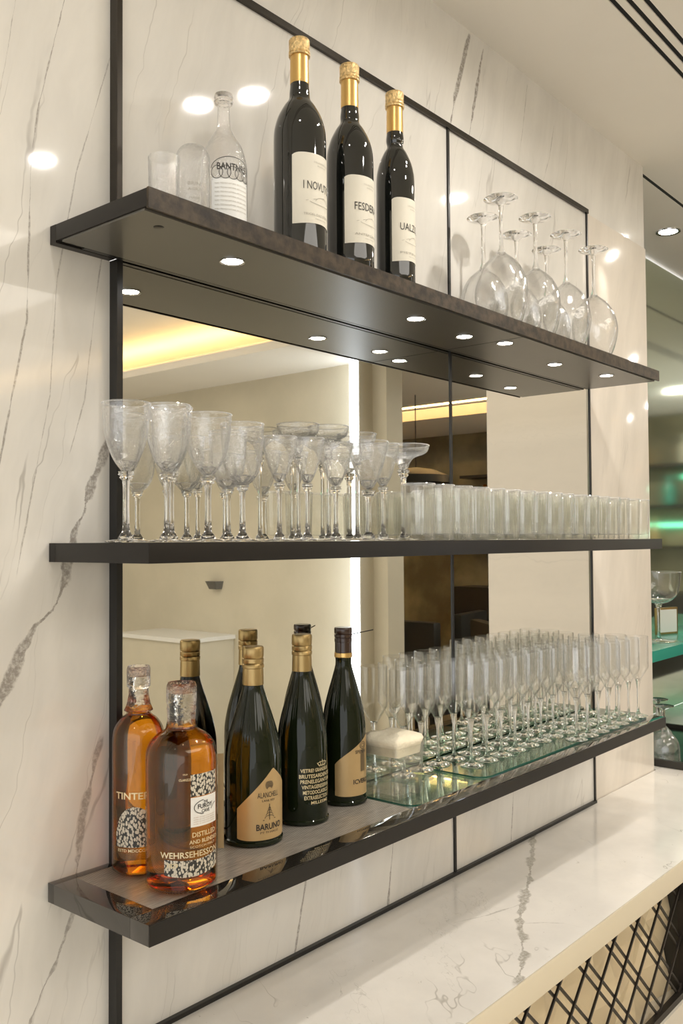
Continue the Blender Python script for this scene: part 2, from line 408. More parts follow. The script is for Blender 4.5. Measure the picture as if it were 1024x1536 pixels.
# ceiling: soffit with a raised tray over the room and another beyond the opening
bm = bmesh.new(); c0, c1 = ZCEIL, ZCEIL+.05
ys = ((.742, .754), (.771, .783), (.799, .811))
edges = [-.85, ys[0][0], ys[0][1], ys[1][0], ys[1][1], ys[2][0], ys[2][1], 1.126]
for i in range(0, 8, 2): box_bm(bm, -4, 9, edges[i], edges[i+1], c0, c1)
box_bm(bm, -4, 9, 1.138, 1.6, c0, c1)
box_bm(bm, 3.97, 6.5, -7, -.85, c0, c1); box_bm(bm, 6.5, 9, -.849, -.5, c1+.001, c1+.02); box_bm(bm, 7.3, 9, -7, -.851, c0, c1)
struct(obj('ceiling', from_bm('ceiling', bm), M['ceil'], smooth=0))
bm = bmesh.new()
for a, b in ys: box_bm(bm, -4, 9, a+.0002, b-.0002, c0+.003, c1)
struct(obj('ceiling_slots', from_bm('ceiling_slots', bm), M['ceil_dark'], smooth=0))
struct(box('ceiling_tray', -4, 4.64, -7, -.6, ZCEIL+.26, ZCEIL+.29, M['ceil']))
struct(box('ceiling_tray_far', 6.2, 7.33, -7, -.6, ZCEIL+.26, ZCEIL+.29, M['ceil']))
bm = bmesh.new(); box_bm(bm, 4.61, 4.64, -7, -.6, c1, ZCEIL+.26); box_bm(bm, 7.30, 7.33, -7, -.5, c1, ZCEIL+.26); box_bm(bm, -4, 4.64, -.63, -.6, c1, ZCEIL+.26)
struct(obj('ceiling_upstand', from_bm('ceiling_upstand', bm), M['ceil'], smooth=0))
def cove(name, x0, x1, y0, y1, label):
    t = thing(name, label, 'light', ((x0+x1)/2, (y0+y1)/2, c1+.001))
    x0, x1 = x0-t.location.x, x1-t.location.x; y0, y1 = y0-t.location.y, y1-t.location.y
    box('housing', x0, x1, y0, y1, 0, .012, M['ceil'], t)
    box('light_strip', x0+.005, x1-.005, y0+.01, y1-.01, .0125, .026, M['cove'] if x1 < .2 and t.location.x < 5 else M['cove_far'], t)
    return t
cove('cove_light', 4.20, 4.26, -6.8, -.9, 'warm cove light strip on the soffit edge, seen in the left mirror')
cove('cove_light', 6.95, 7.01, -6.8, -1.0, 'warm cove light strip in the far room, seen in the mirror beside the black joint')
# opposite side of the room, seen in the mirrors
struct(box('wall_opposite', 4.65, 4.77, -7, -1.56, FL, ZCEIL, M['cream_wall']))
struct(box('trim_7', 4.60, 4.77, -1.44, -1.325, FL, ZCEIL, M['cream_wall']))
t = thing('light_panel', 'tall glowing bluish white light panel at the wall end, seen in the mirror', 'light', (4.64, -1.50, FL))
box('frame', -.02, .10, -.06, .055, 0, ZCEIL-.002, M['cream_wall'], t)
box('light_block_fin', -.175, -.0205, .0555, .062, .2, ZCEIL-.004, M['cream_wall'], t)  # added blocker, keeps the panel's glow off the post beside it
box('diffuser', -.16, -.021, -.030, .055, .4, ZCEIL-.01, M['strip'], t)
struct(box('wall_far', 8.6, 8.7, -7, 1.6, FL, ZCEIL+.4, M['olive']))
struct(box('wall_end', -4, 9, -7.1, -7, FL, ZCEIL+.4, M['cream_wall']))
struct(box('column_1', 3.3, 3.52, .194, .64, FL, ZCEIL, M['marble_right']))
# recess right of the wall end
struct(box('wall_recess', XE, XE+.01, YW+.13, 1.46, FL, ZCEIL, M['marble_right']))
struct(box('trim_8', XE, 9, 1.126, 1.138, ZCEIL+.001, ZCEIL+.02, M['ceil_dark']))
tag(box('wall_mirror', XE+.012, 6.2, 1.45, 1.46, ZC, ZCEIL-.012, M['bay_mirror']), 'greenish mirror at the back of the recess, right edge of the picture', 'mirror')
# ------------------------------------------------------------------ counter
t = thing('bar_counter', 'white marble bar counter with faint grey veins below the shelves', 'counter', (0, 0, 0))
box('countertop', -.9, 3.28, YC+.0035, YW-.006, ZC-.020, ZC, M['marble_counter'], t)
box('edge_band', -.9, 3.28, YC, YC+.0032, ZC-.046, ZC, M['edgeband'], t, bev=.001)
box('cabinet', -.9, 3.28, YC+.09, YW-.006, .10, ZC-.0205, M['darkbox'], t)
box('plinth', -.9, 3.28, YC+.11, YW-.02, 0, .10, M['darkbox'], t)
def lattice(x0, x1, root):
    y = YC+.018; z1 = ZC-.047; z0 = ZC-.320
    t = bpy.data.objects.new('lattice_panel', None); COL.objects.link(t); t.location = (x0, y, z0); t.parent = root; w, h = x1-x0, z1-z0
    bm = bmesh.new()
    for a in ((0, w, 0, .014, 0, .014), (0, w, 0, .014, h-.014, h), (0, .014, 0, .014, 0, h), (w-.014, w, 0, .014, 0, h)): box_bm(bm, *a)
    obj('frame', from_bm('frame', bm), M['lattice'], t)
    bm = bmesh.new(); yy = .006
    def bar(p, q, d):
        p, q = Vector(p), Vector(q); u = (q-p).normalized(); n = Vector((-u.y, u.x))*.0024
        f = []
        for yv in (yy+d, yy+d+.004):
            for a, b in ((p, 1), (p, -1), (q, -1), (q, 1)):
                c = a+n*b; f.append(bm.verts.new((c.x, yv, c.y)))
        for q4 in ((0,1,2,3), (7,6,5,4), (0,4,5,1), (1,5,6,2), (2,6,7,3), (3,7,4,0)): bm.faces.new([f[i] for i in q4])
    for s, d, offs in ((1, 0, (0,)), (-1, .004, (0, .030))):
        k = -8
        while k < 40:
            for o2 in offs:
                xa = k*.118+o2; xb = xa+s*h*1.0
                p, q = [xa, .01], [xb, h-.01]
                if s < 0: p, q = [xa, h*0+.01], [xb, h-.01]
                # clip to the frame
                def clip(p, q):
                    (ax, az), (bx, bz) = p, q
                    if max(ax, bx) <= .01 or min(ax, bx) >= w-.01: return None
                    def at(xx): return az+(bz-az)*(xx-ax)/(bx-ax)
                    pts = []
                    for (cx, cz) in ((ax, az), (bx, bz)):
                        if cx < .01: pts.append((.01, at(.01)))
                        elif cx > w-.01: pts.append((w-.01, at(w-.01)))
                        else: pts.append((cx, cz))
                    return pts
                r = clip(p, q)
                if r and math.dist(*r) > .01: bar(r[0], r[1], d)
            k += 1
    obj('lattice_bars', from_bm('lattice_bars', bm), M['lattice'], t, smooth=0)
    vs, fs = [], []; nx = int(w/.10)                          # folded backing
    for i in range(nx+1):
        for j in range(4):
            vs.append((w*i/nx+(.02 if j % 2 and 0 < i < nx else 0), .036+(.018 if (i+j) % 2 else 0), h*j/3))
    for i in range(nx):
        for j in range(3):
            a, b, c, d = i*4+j, (i+1)*4+j, (i+1)*4+j+1, i*4+j+1
            if (i+j) % 2: fs += [(a, b, c), (a, c, d)]
            else: fs += [(a, b, d), (b, c, d)]
    obj('folded_backing', mesh('folded_backing', vs, fs), M['fold'], t, smooth=0)
    return t
lattice(.9, 2.11, t)
box('post', 2.112, 2.14, YC+.012, YC+.08, 0, ZC-.047, M['darkbox'], t)
box('base_panel', -.9, 3.28, YC+.012, YC+.088, .1, ZC-.320, M['floor'], t)
box('side_panel', 2.141, 3.28, YC+.02, YC+.088, ZC-.320, ZC-.047, M['darkbox'], t)
t = thing('recess_counter', 'pale marble ledge in the recess carrying the dark-rimmed tray', 'counter', (0, 0, 0))
box('countertop', XE+.014, 6.2, YW-.004, 1.448, ZC-.020, ZC, M['marble_counter'], t)
box('cabinet', XE+.014, 6.2, YW+.01, 1.448, 0, ZC-.0205, M['darkbox'], t)
# ------------------------------------------------------------------ shelves
SP = [(.904, .97), (1.364, .971), (1.55, .984), (1.66, .955), (1.94, .985), (2.16, .956)]
t = thing('wall_shelf', 'topmost dark bronze wall shelf with small spotlights in its underside', 'shelf', (0, 0, 0), 0, 'dark shelves on the marble wall')
box('shelf_board', XL, XR, YF+.004, YM-.001, ZT-TH+.003, ZT, M['shelf'], t, bev=.0008)
tf = box('front_edge', XL, XR, YF, YF+.0038, ZT-TH, ZT+.0005, M['shelf_wood'], t); tag(tf, 'brown rusted front edge')
box('end_tab', XL, X1-.007, YM-.001, YW-.001, ZT-TH, ZT, M['shelf'], t)
box('underside_panel', XL+.003, XR-.003, YF+.012, YM-.012, ZT-TH, ZT-TH+.0028, M['shelf_under'], t)
box('shadow_gap', XL+.04, XR-.003, YM-.010, YM-.0015, ZT-TH+.0005, ZT-TH+.0028, M['trim_black'], t)
box('seam', 1.632, 1.634, YF+.012, YM-.012, ZT-TH-.0004, ZT-TH+.001, M['trim_black'], t)
ring = lathe('spotlight', [(.0155, .001), (.017, -.0015), (.0185, -.0018), (.0185, .0005)], 28)
lens = lathe('lens', [(0, -.0006), (.0150, -.0006), (.0155, .0008)], 28)
for i, (x, y) in enumerate(SP):
    s = obj('spotlight', ring, M['chrome'], t); s.location = (x, y, ZT-TH)
    l = obj('lens', lens, M['lens'], s)
hole = obj('cable_hole', lathe('cable_hole', [(0, -.0006), (.006, -.0006), (.008, .0005)], 20), M['trim_black'], t); hole.location = (.742, .935, ZT-TH)
t = thing('wall_shelf', 'middle dark bronze wall shelf at eye level under stemmed glasses', 'shelf', (0, 0, 0), 0, 'dark shelves on the marble wall')
box('shelf_board', XL, XR, YF, YM-.001, ZM-TH, ZM, M['shelf'], t, bev=.0008)
box('end_tab', XL, X1-.007, YM-.001, YW-.001, ZM-TH, ZM, M['shelf'], t)
t = thing('wall_shelf', 'lowest wall shelf with glossy black rim, woven inlay and pale plate', 'shelf', (0, 0, 0), 0, 'dark shelves on the marble wall')
bm = bmesh.new()
box_bm(bm, XL, XR, YF, YF+.036, ZB-TH, ZB, .0008); box_bm(bm, XL, XL+.034, YF+.0362, YM-.001, ZB-TH, ZB, .0008)
box_bm(bm, XL, X1-.007, YM-.0012, YW-.001, ZB-TH, ZB, .0008)
obj('rim', from_bm('rim', bm), M['black_glass'], t)
box('front_edge', XL, XR, YF-.0015, YF-.0002, ZB-TH, ZB-.001, M['shelf'], t)
box('shelf_board', XL+.034, XR, YF+.036, YM-.001, ZB-TH, ZB-.0100, M['shelf'], t)
box('woven_inlay', XL+.0345, 1.27, YF+.0365, YM-.0015, ZB-.0095, ZB-.0002, M['woven'], t)
box('pale_plate', 1.2705, XR-.001, YF+.0365, YM-.0015, ZB-.0095, ZB-.0048, M['gloss_plate'], t)
def sheet(x0, x1, y0, y1, z, label):
    t = thing('glass_sheet', label, 'glass sheet', (x0, y0, z), 0, 'clear green-edged glass sheets on the lowest shelf')
    w, d, r = x1-x0, y1-y0, .03
    out = []
    for cx, cy, a in ((r, r, pi), (w-r, r, 1.5*pi), (w-r, d-r, 0), (r, d-r, .5*pi)):
        out += [(cx+r*cos(a+pi/2*i/6), cy+r*sin(a+pi/2*i/6)) for i in range(7)]
    n = len(out); th = .003
    obj('glass_pane', mesh('glass_pane', [(x, y, th) for x, y in out], [tuple(range(n))]), M['green_sheet'], t, smooth=0)
    vs = [(x, y, z2) for z2 in (0, th) for x, y in out]
    obj('green_edge', mesh('green_edge', vs, [(i, (i+1) % n, n+(i+1) % n, n+i) for i in range(n)]), M['green_edge'], t)
    return t
sheet(1.285, XR-.004, YF+.038, YM-.003, ZB-.0044, 'lower green-edged glass sheet with rounded corner beside the last sparkling bottle')
sheet(1.51, XR-.004, YF+.038, YM-.003, ZB-.0010, 'upper green-edged glass sheet under the V-shaped stemware, crossing the black joint')
ZG = ZB+.0023

# ------------------------------------------------------------------ ceiling downlights
def downlight(x, y, label, z=ZCEIL, r=.033, sq=False, power=20, ang=165, group='ceiling downlights'):
    t = thing('downlight', label, 'light', (x, y, z), 0, group)
    obj('bezel', lathe('bezel', [(r, .002), (r+.004, -.004), (r+.012, -.004), (r+.013, .001)], 32), M['chrome'], t)
    obj('lens', lathe('lens', [(0, -.002), (r, -.002), (r, .002)], 32), M['lens_ceiling'], t)
    ld = bpy.data.lights.new('lamp', 'AREA'); ld.shape = 'DISK'; ld.size = r*1.9; ld.energy = power*.165; ld.color = (1, .955, .89); ld.spread = R(ang)
    lo = bpy.data.objects.new('bulb', ld); COL.objects.link(lo); lo.location = (0, 0, -.003); lo.parent = t
    return t
P = 15
downlight(1.66, .49, 'ceiling downlight of the close pair in front of the shelves, nearer the wall', power=P)
downlight(1.60, .34, 'ceiling downlight of the close pair in front of the shelves, farther from the wall', power=P*.6)
downlight(1.52, -.27, 'single ceiling downlight reflected on the left marble slab', power=P)
downlight(3.39, .755, 'ceiling downlight by the column, reflected on the right marble slab', power=P*.5)
downlight(3.45, 1.27, 'ceiling downlight inside the recess at the right', power=P*.7)
downlight(.55, .49, 'unseen ceiling downlight added above the left end of the shelves', power=P*.25)  # this and the next two are unseen lamps added for the light
downlight(-.4, .45, 'unseen ceiling downlight added above the left marble wall', power=P*.1)
downlight(2.62, .49, 'unseen ceiling downlight added between column and counter', power=P*.55)

for x, y, l in ((3.5, -.40, 'unseen round downlight added on the soffit before the bright panel'), (5.3, .35, 'round downlight nearest the recess mirror across the room'),  # added to brighten the room across; the first lamp is unseen
                (5.6, -.50, 'round downlight over the dark armchairs'), (7.2, .30, 'round downlight before the back bar, right'), (7.4, -.45, 'round downlight before the back bar, left')):
    downlight(x, y, l, r=.05, power=26)
# ------------------------------------------------------------------ wine bottles, top shelf
def wine_profile(r, h):
    s = h/.338
    body = [(0, .006), (r*.6, .002), (r*.93, 0), (r, .004), (r, .02), (r, .10*s), (r*1.0, .178*s)]
    sh = spline([(r, .178*s), (r*.97, .196*s), (r*.84, .215*s), (r*.62, .232*s), (r*.42, .244*s), (.0155, .256*s), (.0138, .275*s), (.0132, .30*s)], 5)
    return body+sh[1:]+[(.0130, .335*s)]
def wine_bottle(x, y, h, r, word, label, extra):
    t = thing('wine_bottle', label, 'bottle', (x, y, ZT+.0006), 0, 'dark wine bottles on the top shelf')
    s = h/.338
    obj('bottle_glass', lathe('bottle_glass', wine_profile(r, h), 64), M['wine'], t)
    obj('neck_foil', lathe('neck_foil', [(.0142, .268*s), (.0147, .2685*s), (.0143, .300*s), (.0140, .3115*s)], 40), M['gold'], t)
    obj('cap', lathe('cap', [(.0138, .3115*s), (.0165, .312*s), (.0168, .3145*s), (.0152, .3155*s), (.0166, .3170*s), (.0166, .3195*s), (.0152, .3205*s), (.0160, .322*s), (.0163, .336*s), (.0152, .338*s), (0, .3385*s)], 40), M['gold_rough'], t)
    a0 = 1.5*pi; uw = r*1.12
    lb = patch('label', r, a0, -uw, uw, lambda u: .040*s+.0012*cos(u/uw*pi), lambda u: .147*s-(.004*(abs(u)/uw)**10), M['paper'], t)
    lettering([(word, .001, .098*s, uw*1.3, .0125, False)], r, a0, lb, M['ink'])
    soft = [('COLLEZIONE DOC', .004, .134*s, uw*.7, .0022, False), ('RISERVA', .004, .129*s, uw*.4, .0016, False), (extra, 0, .054*s, uw*1.25, .0036, False), ('IMBOTTIGLIATO', .004, .048*s, uw*.6, .0015, False)]
    V, F = [], []
    stroke(V, F, arc(.004, .074*s, uw*.5, .004, pi*1.05, pi*1.95), .0007, r, a0)
    stroke(V, F, arc(.006, .072*s, uw*.35, .010, pi*.1, pi*.9), .0007, r, a0)
    stroke(V, F, [(-uw*.55, .074*s), (-uw*.2, .078*s), (uw*.2, .083*s), (uw*.6, .077*s)], .0006, r, a0)
    obj('hill_drawing', mesh('hill_drawing', V, F), M['ink_soft'], lb, smooth=0)
    lettering(soft, r, a0, lb, M['ink_soft'], name='small_print')
    return t
wine_bottle(1.018, .940, .338, .0405, 'I NOVUTOS', 'dark wine bottle with gold neck, leftmost of three, label starting I NOVU', 'TRIGEL DAS ETRONO')
wine_bottle(1.139, .940, .346, .0385, 'FESDERAS', 'dark wine bottle with gold neck, middle of three, label starting FES', 'ANTEPORVES')
wine_bottle(1.260, .938, .345, .0335, 'UALZOS', 'slim dark wine bottle with gold neck, rightmost of three, label starting UAL', 'PIETEVES')

# clear decanter and tumblers, top shelf left
t = thing('glass_decanter', 'clear long-necked glass bottle with black printed lettering and stopper lip', 'bottle', (.865, .945, ZT+.0006))
rd = .0325
pd = [(0, .004), (rd*.9, .001), (rd, .005), (rd, .085)]+spline([(rd, .085), (rd*.97, .100), (rd*.80, .120), (rd*.52, .135), (rd*.32, .148), (rd*.27, .165), (rd*.25, .184)], 5)[1:]
obj('bottle_glass', lathe('bottle_glass', pd, 48), M['cut'], t)
obj('lip', lathe('lip', [(.0078, .182), (.0125, .184), (.0135, .187), (.0125, .190), (.0135, .193), (.0125, .197), (.008, .1985), (0, .1985)], 36), M['crackle'], t)
lb = patch('label', rd, R(250), -.030, .030, lambda u: .010, lambda u: .066, M['etch'], t)
pa = lambda u: u
lettering([('BANTNRS', 0, .082, .044, .010, True)], rd, R(250), t, M['ink'])
V, F = [], []
for k in range(-2, 3):
    stroke(V, F, arc(k*.011, .074, .008, .009, 0, 2*pi, 18), .0009, rd, R(250))
stroke(V, F, arc(0, .080, .030, .016, 0, pi, 20), .001, rd, R(250)); stroke(V, F, [(-.029, .064), (.029, .064)], .0008, rd, R(250))
stroke(V, F, [(.030, .02), (.030, .09)], .0012, rd, R(250))
obj('scrollwork', mesh('scrollwork', V, F), M['ink'], t, smooth=0)
lettering([('PURO TEQUILA NATURAL HECHO A MANO', 0, .058-.006*i, .050, .0026, False) for i in range(7)], rd, R(250), lb, M['ink_soft'], name='small_print')
def tumbler_mesh(r, h, rip=None, dome=False):
    return lathe('tumbler', [(0, .006), (r*.75, .0055), (r*.86, .008)] [::-1][0:0]+[(0, 0), (r*.80, 0), (r*.88, .003), (r*.90, .012), (r*.96, h*.5), (r, h*.985), (r*.995, h), (r*.965, h*.985), (r*.93, h*.5), (r*.84, .014), (r*.7, .010), (0, .0095)], 48, rip)
t = thing('glass_tumbler', 'clear straight tumbler at the left end of the top shelf', 'glass', (.775, .965, ZT+.0006), 0, 'tumblers beside the clear bottle')
obj('tumbler_glass', tumbler_mesh(.021, .084, lambda a, z, r: 1+.02*cos(10*a)), M['cut'], t)
t = thing('glass_tumbler', 'round-shouldered clear tumbler touching the clear long-necked bottle', 'glass', (.817, .955, ZT+.0006), 0, 'tumblers beside the clear bottle')
obj('tumbler_glass', lathe('tumbler', [(0, 0), (.020, 0), (.0225, .004), (.0235, .05), (.0235, .085)]+spline([(.0235, .085), (.0225, .098), (.018, .106), (.011, .1105), (0, .1125)], 5)[1:], 44), M['cut'], t)
lettering([('BRINTE', 0, .05, .026, .005, False), ('AGRIDO', 0, .042, .026, .004, False), ('MANERO', 0, .03, .022, .003, False)], .0235, R(245), t, M['ink_soft'])

# ------------------------------------------------------------------ stemware builders
def stem_mesh(h0, h1, r, fr, knob=True, seg=24):
    p = [(0, 0), (fr*.97, 0), (fr, .0012), (fr*.9, .0024), (fr*.4, .0045), (r*2.2, .0075), (r*1.15, .014), (r, .03)]
    p += [(r*.92, (h0*.5)), (r, h0*.8)]
    if knob: p += [(r*1.2, h0*.90), (r*2.1, h0*.94), (r*1.7, h0*.965), (r*2.6, h0*.985)]
    p += [(r*2.2, h0), (r*2.4, h1), (0, h1+.0005)]
    return lathe('stem', p, seg)
def goblet(name, label, h, R0, kind, group, zfrac=.5, r=.0042, mat='cut'):
    """kind: V (cone), U (cup), C (coupe)"""
    t = thing(name, label, 'glass', (0, 0, 0), 0, group)
    hb = h*zfrac
    if kind == 'V': pts = [(.004, hb), (R0*.24, hb+(h-hb)*.05), (R0*.52, hb+(h-hb)*.19), (R0*.80, hb+(h-hb)*.43), (R0*.93, hb+(h-hb)*.70), (R0, h)]
    elif kind == 'W': pts = [(.004, hb), (R0*.22, hb+(h-hb)*.05), (R0*.50, hb+(h-hb)*.26), (R0*.80, hb+(h-hb)*.60), (R0*.95, hb+(h-hb)*.85), (R0, h)]
    elif kind == 'U': pts = [(.004, hb), (R0*.45, hb+(h-hb)*.06), (R0*.80, hb+(h-hb)*.28), (R0*.94, hb+(h-hb)*.62), (R0, h)]
    elif kind == 'C': pts = [(.004, hb), (R0*.17, hb+(h-hb)*.08), (R0*.28, hb+(h-hb)*.34), (R0*.45, hb+(h-hb)*.52), (R0*.85, hb+(h-hb)*.68), (R0*.97, hb+(h-hb)*.84), (R0, h)]
    tw = 26
    rip = lambda a, z, rr: 1+(.028*cos(10*a+tw*(z-hb)*3)+.014*cos(7*a-40*(z-hb)))*min(1, max(0, (h-.006-z)/(h-hb)*1.6))
    if mat == 'glass': rip = None
    sp = spline(pts, 6)
    inner = [(max(a-.0012, .0005), z) for a, z in sp[::-1]]
    obj('bowl', lathe('bowl', sp+[(R0-.0006, h+.0006)]+inner, 72 if rip else 40, rip), M[mat], t, smooth=60)
    d = h-hb; q = {'V': (.20, .44, .155), 'W': (.18, .40, .20), 'U': (.42, .62, .14), 'C': (.14, .22, .22)}[kind]
    obj('bowl_base', lathe('bowl_base', [(0, hb+.002), (R0*q[0]*.9, hb+.05*d+.001), (R0*q[1], hb+q[2]*d), (R0*q[1]*.72, hb+q[2]*d+.002), (R0*q[1]*.25, hb+q[2]*d*.55), (0, hb+q[2]*d*.5)], 48, lambda a, z, rr: 1+.06*cos(8*a+90*z)), M['stem'], t, smooth=50)
    obj('rim', lathe('rim', [(R0-.0016, h-.0006), (R0-.0006, h+.0014), (R0+.0006, h+.0004), (R0+.0003, h-.0010)], 56), M['rim'], t)
    obj('stem', stem_mesh(hb-.001, hb+.0015, r, R0*.86 if kind != 'C' else R0*.62), M['stem'], t)
    return t
ZS = ZM+.0006
gl = 'stemmed glasses on the middle shelf'
A = goblet('wine_glass', '', .178, .0310, 'V', gl, .50)
A.location = (.712, .963, ZS); A['label'] = 'tall cut wine glass at the far left, overlapping the marble slab'
def put(src, x, y, label, s=(1,1,1), rz=0): return dup(src, (x, y, ZS), rz, label, None, s)
put(A, .776, .960, 'tall cut wine glass second from the left end of the middle shelf', (1.0,1.0,1.02), .7)
put(A, .846, 1.038, 'tall cut wine glass set back behind the second and third glasses from the left', (1.0,1.0,1.09), 1.4)
put(A, .845, .957, 'widest tall cut wine glass, front row, left of the squarer goblet', (1.08,1.08,.99), 2.1)
U = goblet('wine_glass', '', .171, .0320, 'U', gl, .48); U.location = (.921, .968, ZS)
U['label'] = 'squarer cup-shaped goblet between the tall and the small glasses'
put(U, .962, 1.043, 'squarer cup-shaped goblet standing behind the first one', (.92,.92,.99), 1)
B = goblet('wine_glass', '', .157, .0270, 'W', gl, .55, .0036); B.location = (.990, .960, ZS)
B['label'] = 'small V-shaped glass, first of the short front row after the goblets'
put(B, 1.055, .962, 'small V-shaped glass, second of the short front row after the goblets', (1,1,1.02), .5)
put(B, 1.121, .960, 'small V-shaped glass, third of the short front row after the goblets', (1.08,1.08,1.0), 1.1)
D = goblet('wine_glass', '', .168, .0350, 'W', gl, .50, .0050); D.location = (1.212, .965, ZS)
D['label'] = 'thick-stemmed V-shaped glass before the bright strip in the mirror'
put(B, 1.277, .983, 'small V-shaped glass behind the thick-stemmed one, over the cream post reflection', (1.08,1.08,1.08), .3)
C = goblet('coupe_glass', '', .196, .0410, 'C', gl, .74, .0040); C.location = (1.125, 1.046, ZS); C.scale = (.88, .88, 1)
C['label'] = 'tall shallow coupe in the back row, leftmost of three'
put(C, 1.205, 1.048, 'tall shallow coupe in the back row, middle of three', (.88,.88,1.02), .9)
put(C, 1.286, 1.050, 'tall shallow coupe in the back row, rightmost of three', (.88,.88,.99), 1.7)
put(C, 1.395, 1.025, 'wide shallow coupe rising behind the first tumblers', (1.2,1.2,.915), .4)
# highball rows
H = thing('highball_glass', 'clear fluted straight tumbler in the packed rows on the middle shelf', 'glass', (0, 0, 0), 0, 'fluted tumblers in rows on the middle shelf')
rip = lambda a, z, r: 1+.014*cos(20*a)
hp = [(0, 0), (.0235, 0), (.0250, .002), (.0265, .05), (.0278, .096), (.0274, .098), (.0266, .096), (.0250, .05), (.0232, .012), (0, .010)]
obj('tumbler_glass', lathe('tumbler_glass', hp, 80, rip), M['fluted'], H)
obj('rim', lathe('rim', [(.0262, .0965), (.0272, .0992), (.0284, .0985), (.0282, .0962)], 48), M['rim'], H)
first = True
for row, (y, x0) in enumerate(((.922, 1.300), (.983, 1.475), (1.048, 1.500))):
    x = x0; i = 0
    while x < XR-.028:
        loc = (x, y+random.uniform(-.002, .002), ZS)
        if first: H.location = loc; first = False
        else: dup(H, loc, random.uniform(0, 6))
        x += .0600; i += 1
# V stemware on the lower shelf
def flute():
    t = thing('stemmed_glass', 'clear straight-sided glass with pointed V base in the packed rows on the lowest shelf', 'glass', (0, 0, 0), 0, 'V-based stemmed glasses in rows on the lowest shelf')
    h, r = .204, .0275
    sp = [(.003, .088), (.006, .091), (r*.55, .106), (r*.97, .124), (r, .128), (r, .165), (r, h)]
    obj('bowl', lathe('bowl', sp+[(r-.0012, h+.0003)]+[(max(a-.0014, .0004), z+.001) for a, z in sp[::-1]], 36), M['glass'], t)
    obj('stem', stem_mesh(.088, .094, .0028, .0250, False, 16), M['stem'], t)
    return t
Fg = flute(); first = True
for y, x0 in ((.9385, 1.93), (.997, 1.58), (1.0555, 1.430)):
    x = x0
    while x < 2.296:
        loc = (x, y, ZG+.0004)
        if first: Fg.location = loc; first = False
        else: dup(Fg, loc, random.uniform(0, 6))
        x += .0585
# inverted balloon glasses, top shelf
def balloon():
    t = thing('wine_glass', '', 'glass', (0, 0, 0), 0, 'large wine glasses turned upside down on the top shelf')
    rb = .0535; hb = .155; h = .268
    pts = [(rb*.66, .0), (rb*.86, .025), (rb, .065), (rb*.93, .100), (rb*.66, .130), (rb*.30, .148), (.006, hb)]
    sp = spline(pts, 6); inn = [(max(a-.0012, .0004), z-(0 if z < .13 else .0012)) for a, z in sp[::-1]]
    rip = lambda a, z, rr: 1+.038*cos(5*a+z*38)*min(1, z*14)*min(1, max(0, (hb-z)*12))
    obj('bowl', lathe('bowl', sp+inn, 72, rip), M['cutb'], t, smooth=60)
    p = [(0, h), (.034, h), (.0352, h-.0015), (.031, h-.004), (.012, h-.008), (.0055, h-.014), (.0042, h-.03), (.0040, h-.07), (.0048, hb+.01), (.0085, hb+.002), (.0085, hb-.003), (0, hb-.004)]
    obj('stem', lathe('stem', p[::-1], 28), M['stem'], t)
    return t
M['cutb'] = thin_glass('twisted_blown_glass', refl=2.0, rough=.02, bump=(60,.4,.004), haze=.05)
W = balloon(); zt = ZT+.0006
W.location = (1.632, .945, zt); W['label'] = 'upside-down large wine glass whose foot stands highest in the picture, front row'
for x, y, l in ((1.778, .945, 'upside-down large wine glass, second in the front row from the left'),
                (1.924, .945, 'upside-down large wine glass, third in the front row from the left'),
                (2.070, .945, 'upside-down large wine glass at the right end of the front row'),
                (1.7050, 1.032, 'upside-down large wine glass in the back row, leftmost there'),
                (1.8510, 1.032, 'upside-down large wine glass in the back row, middle one'),
                (1.9970, 1.032, 'upside-down large wine glass in the back row, rightmost')):
    dup(W, (x, y, zt), random.uniform(0, 6), l)

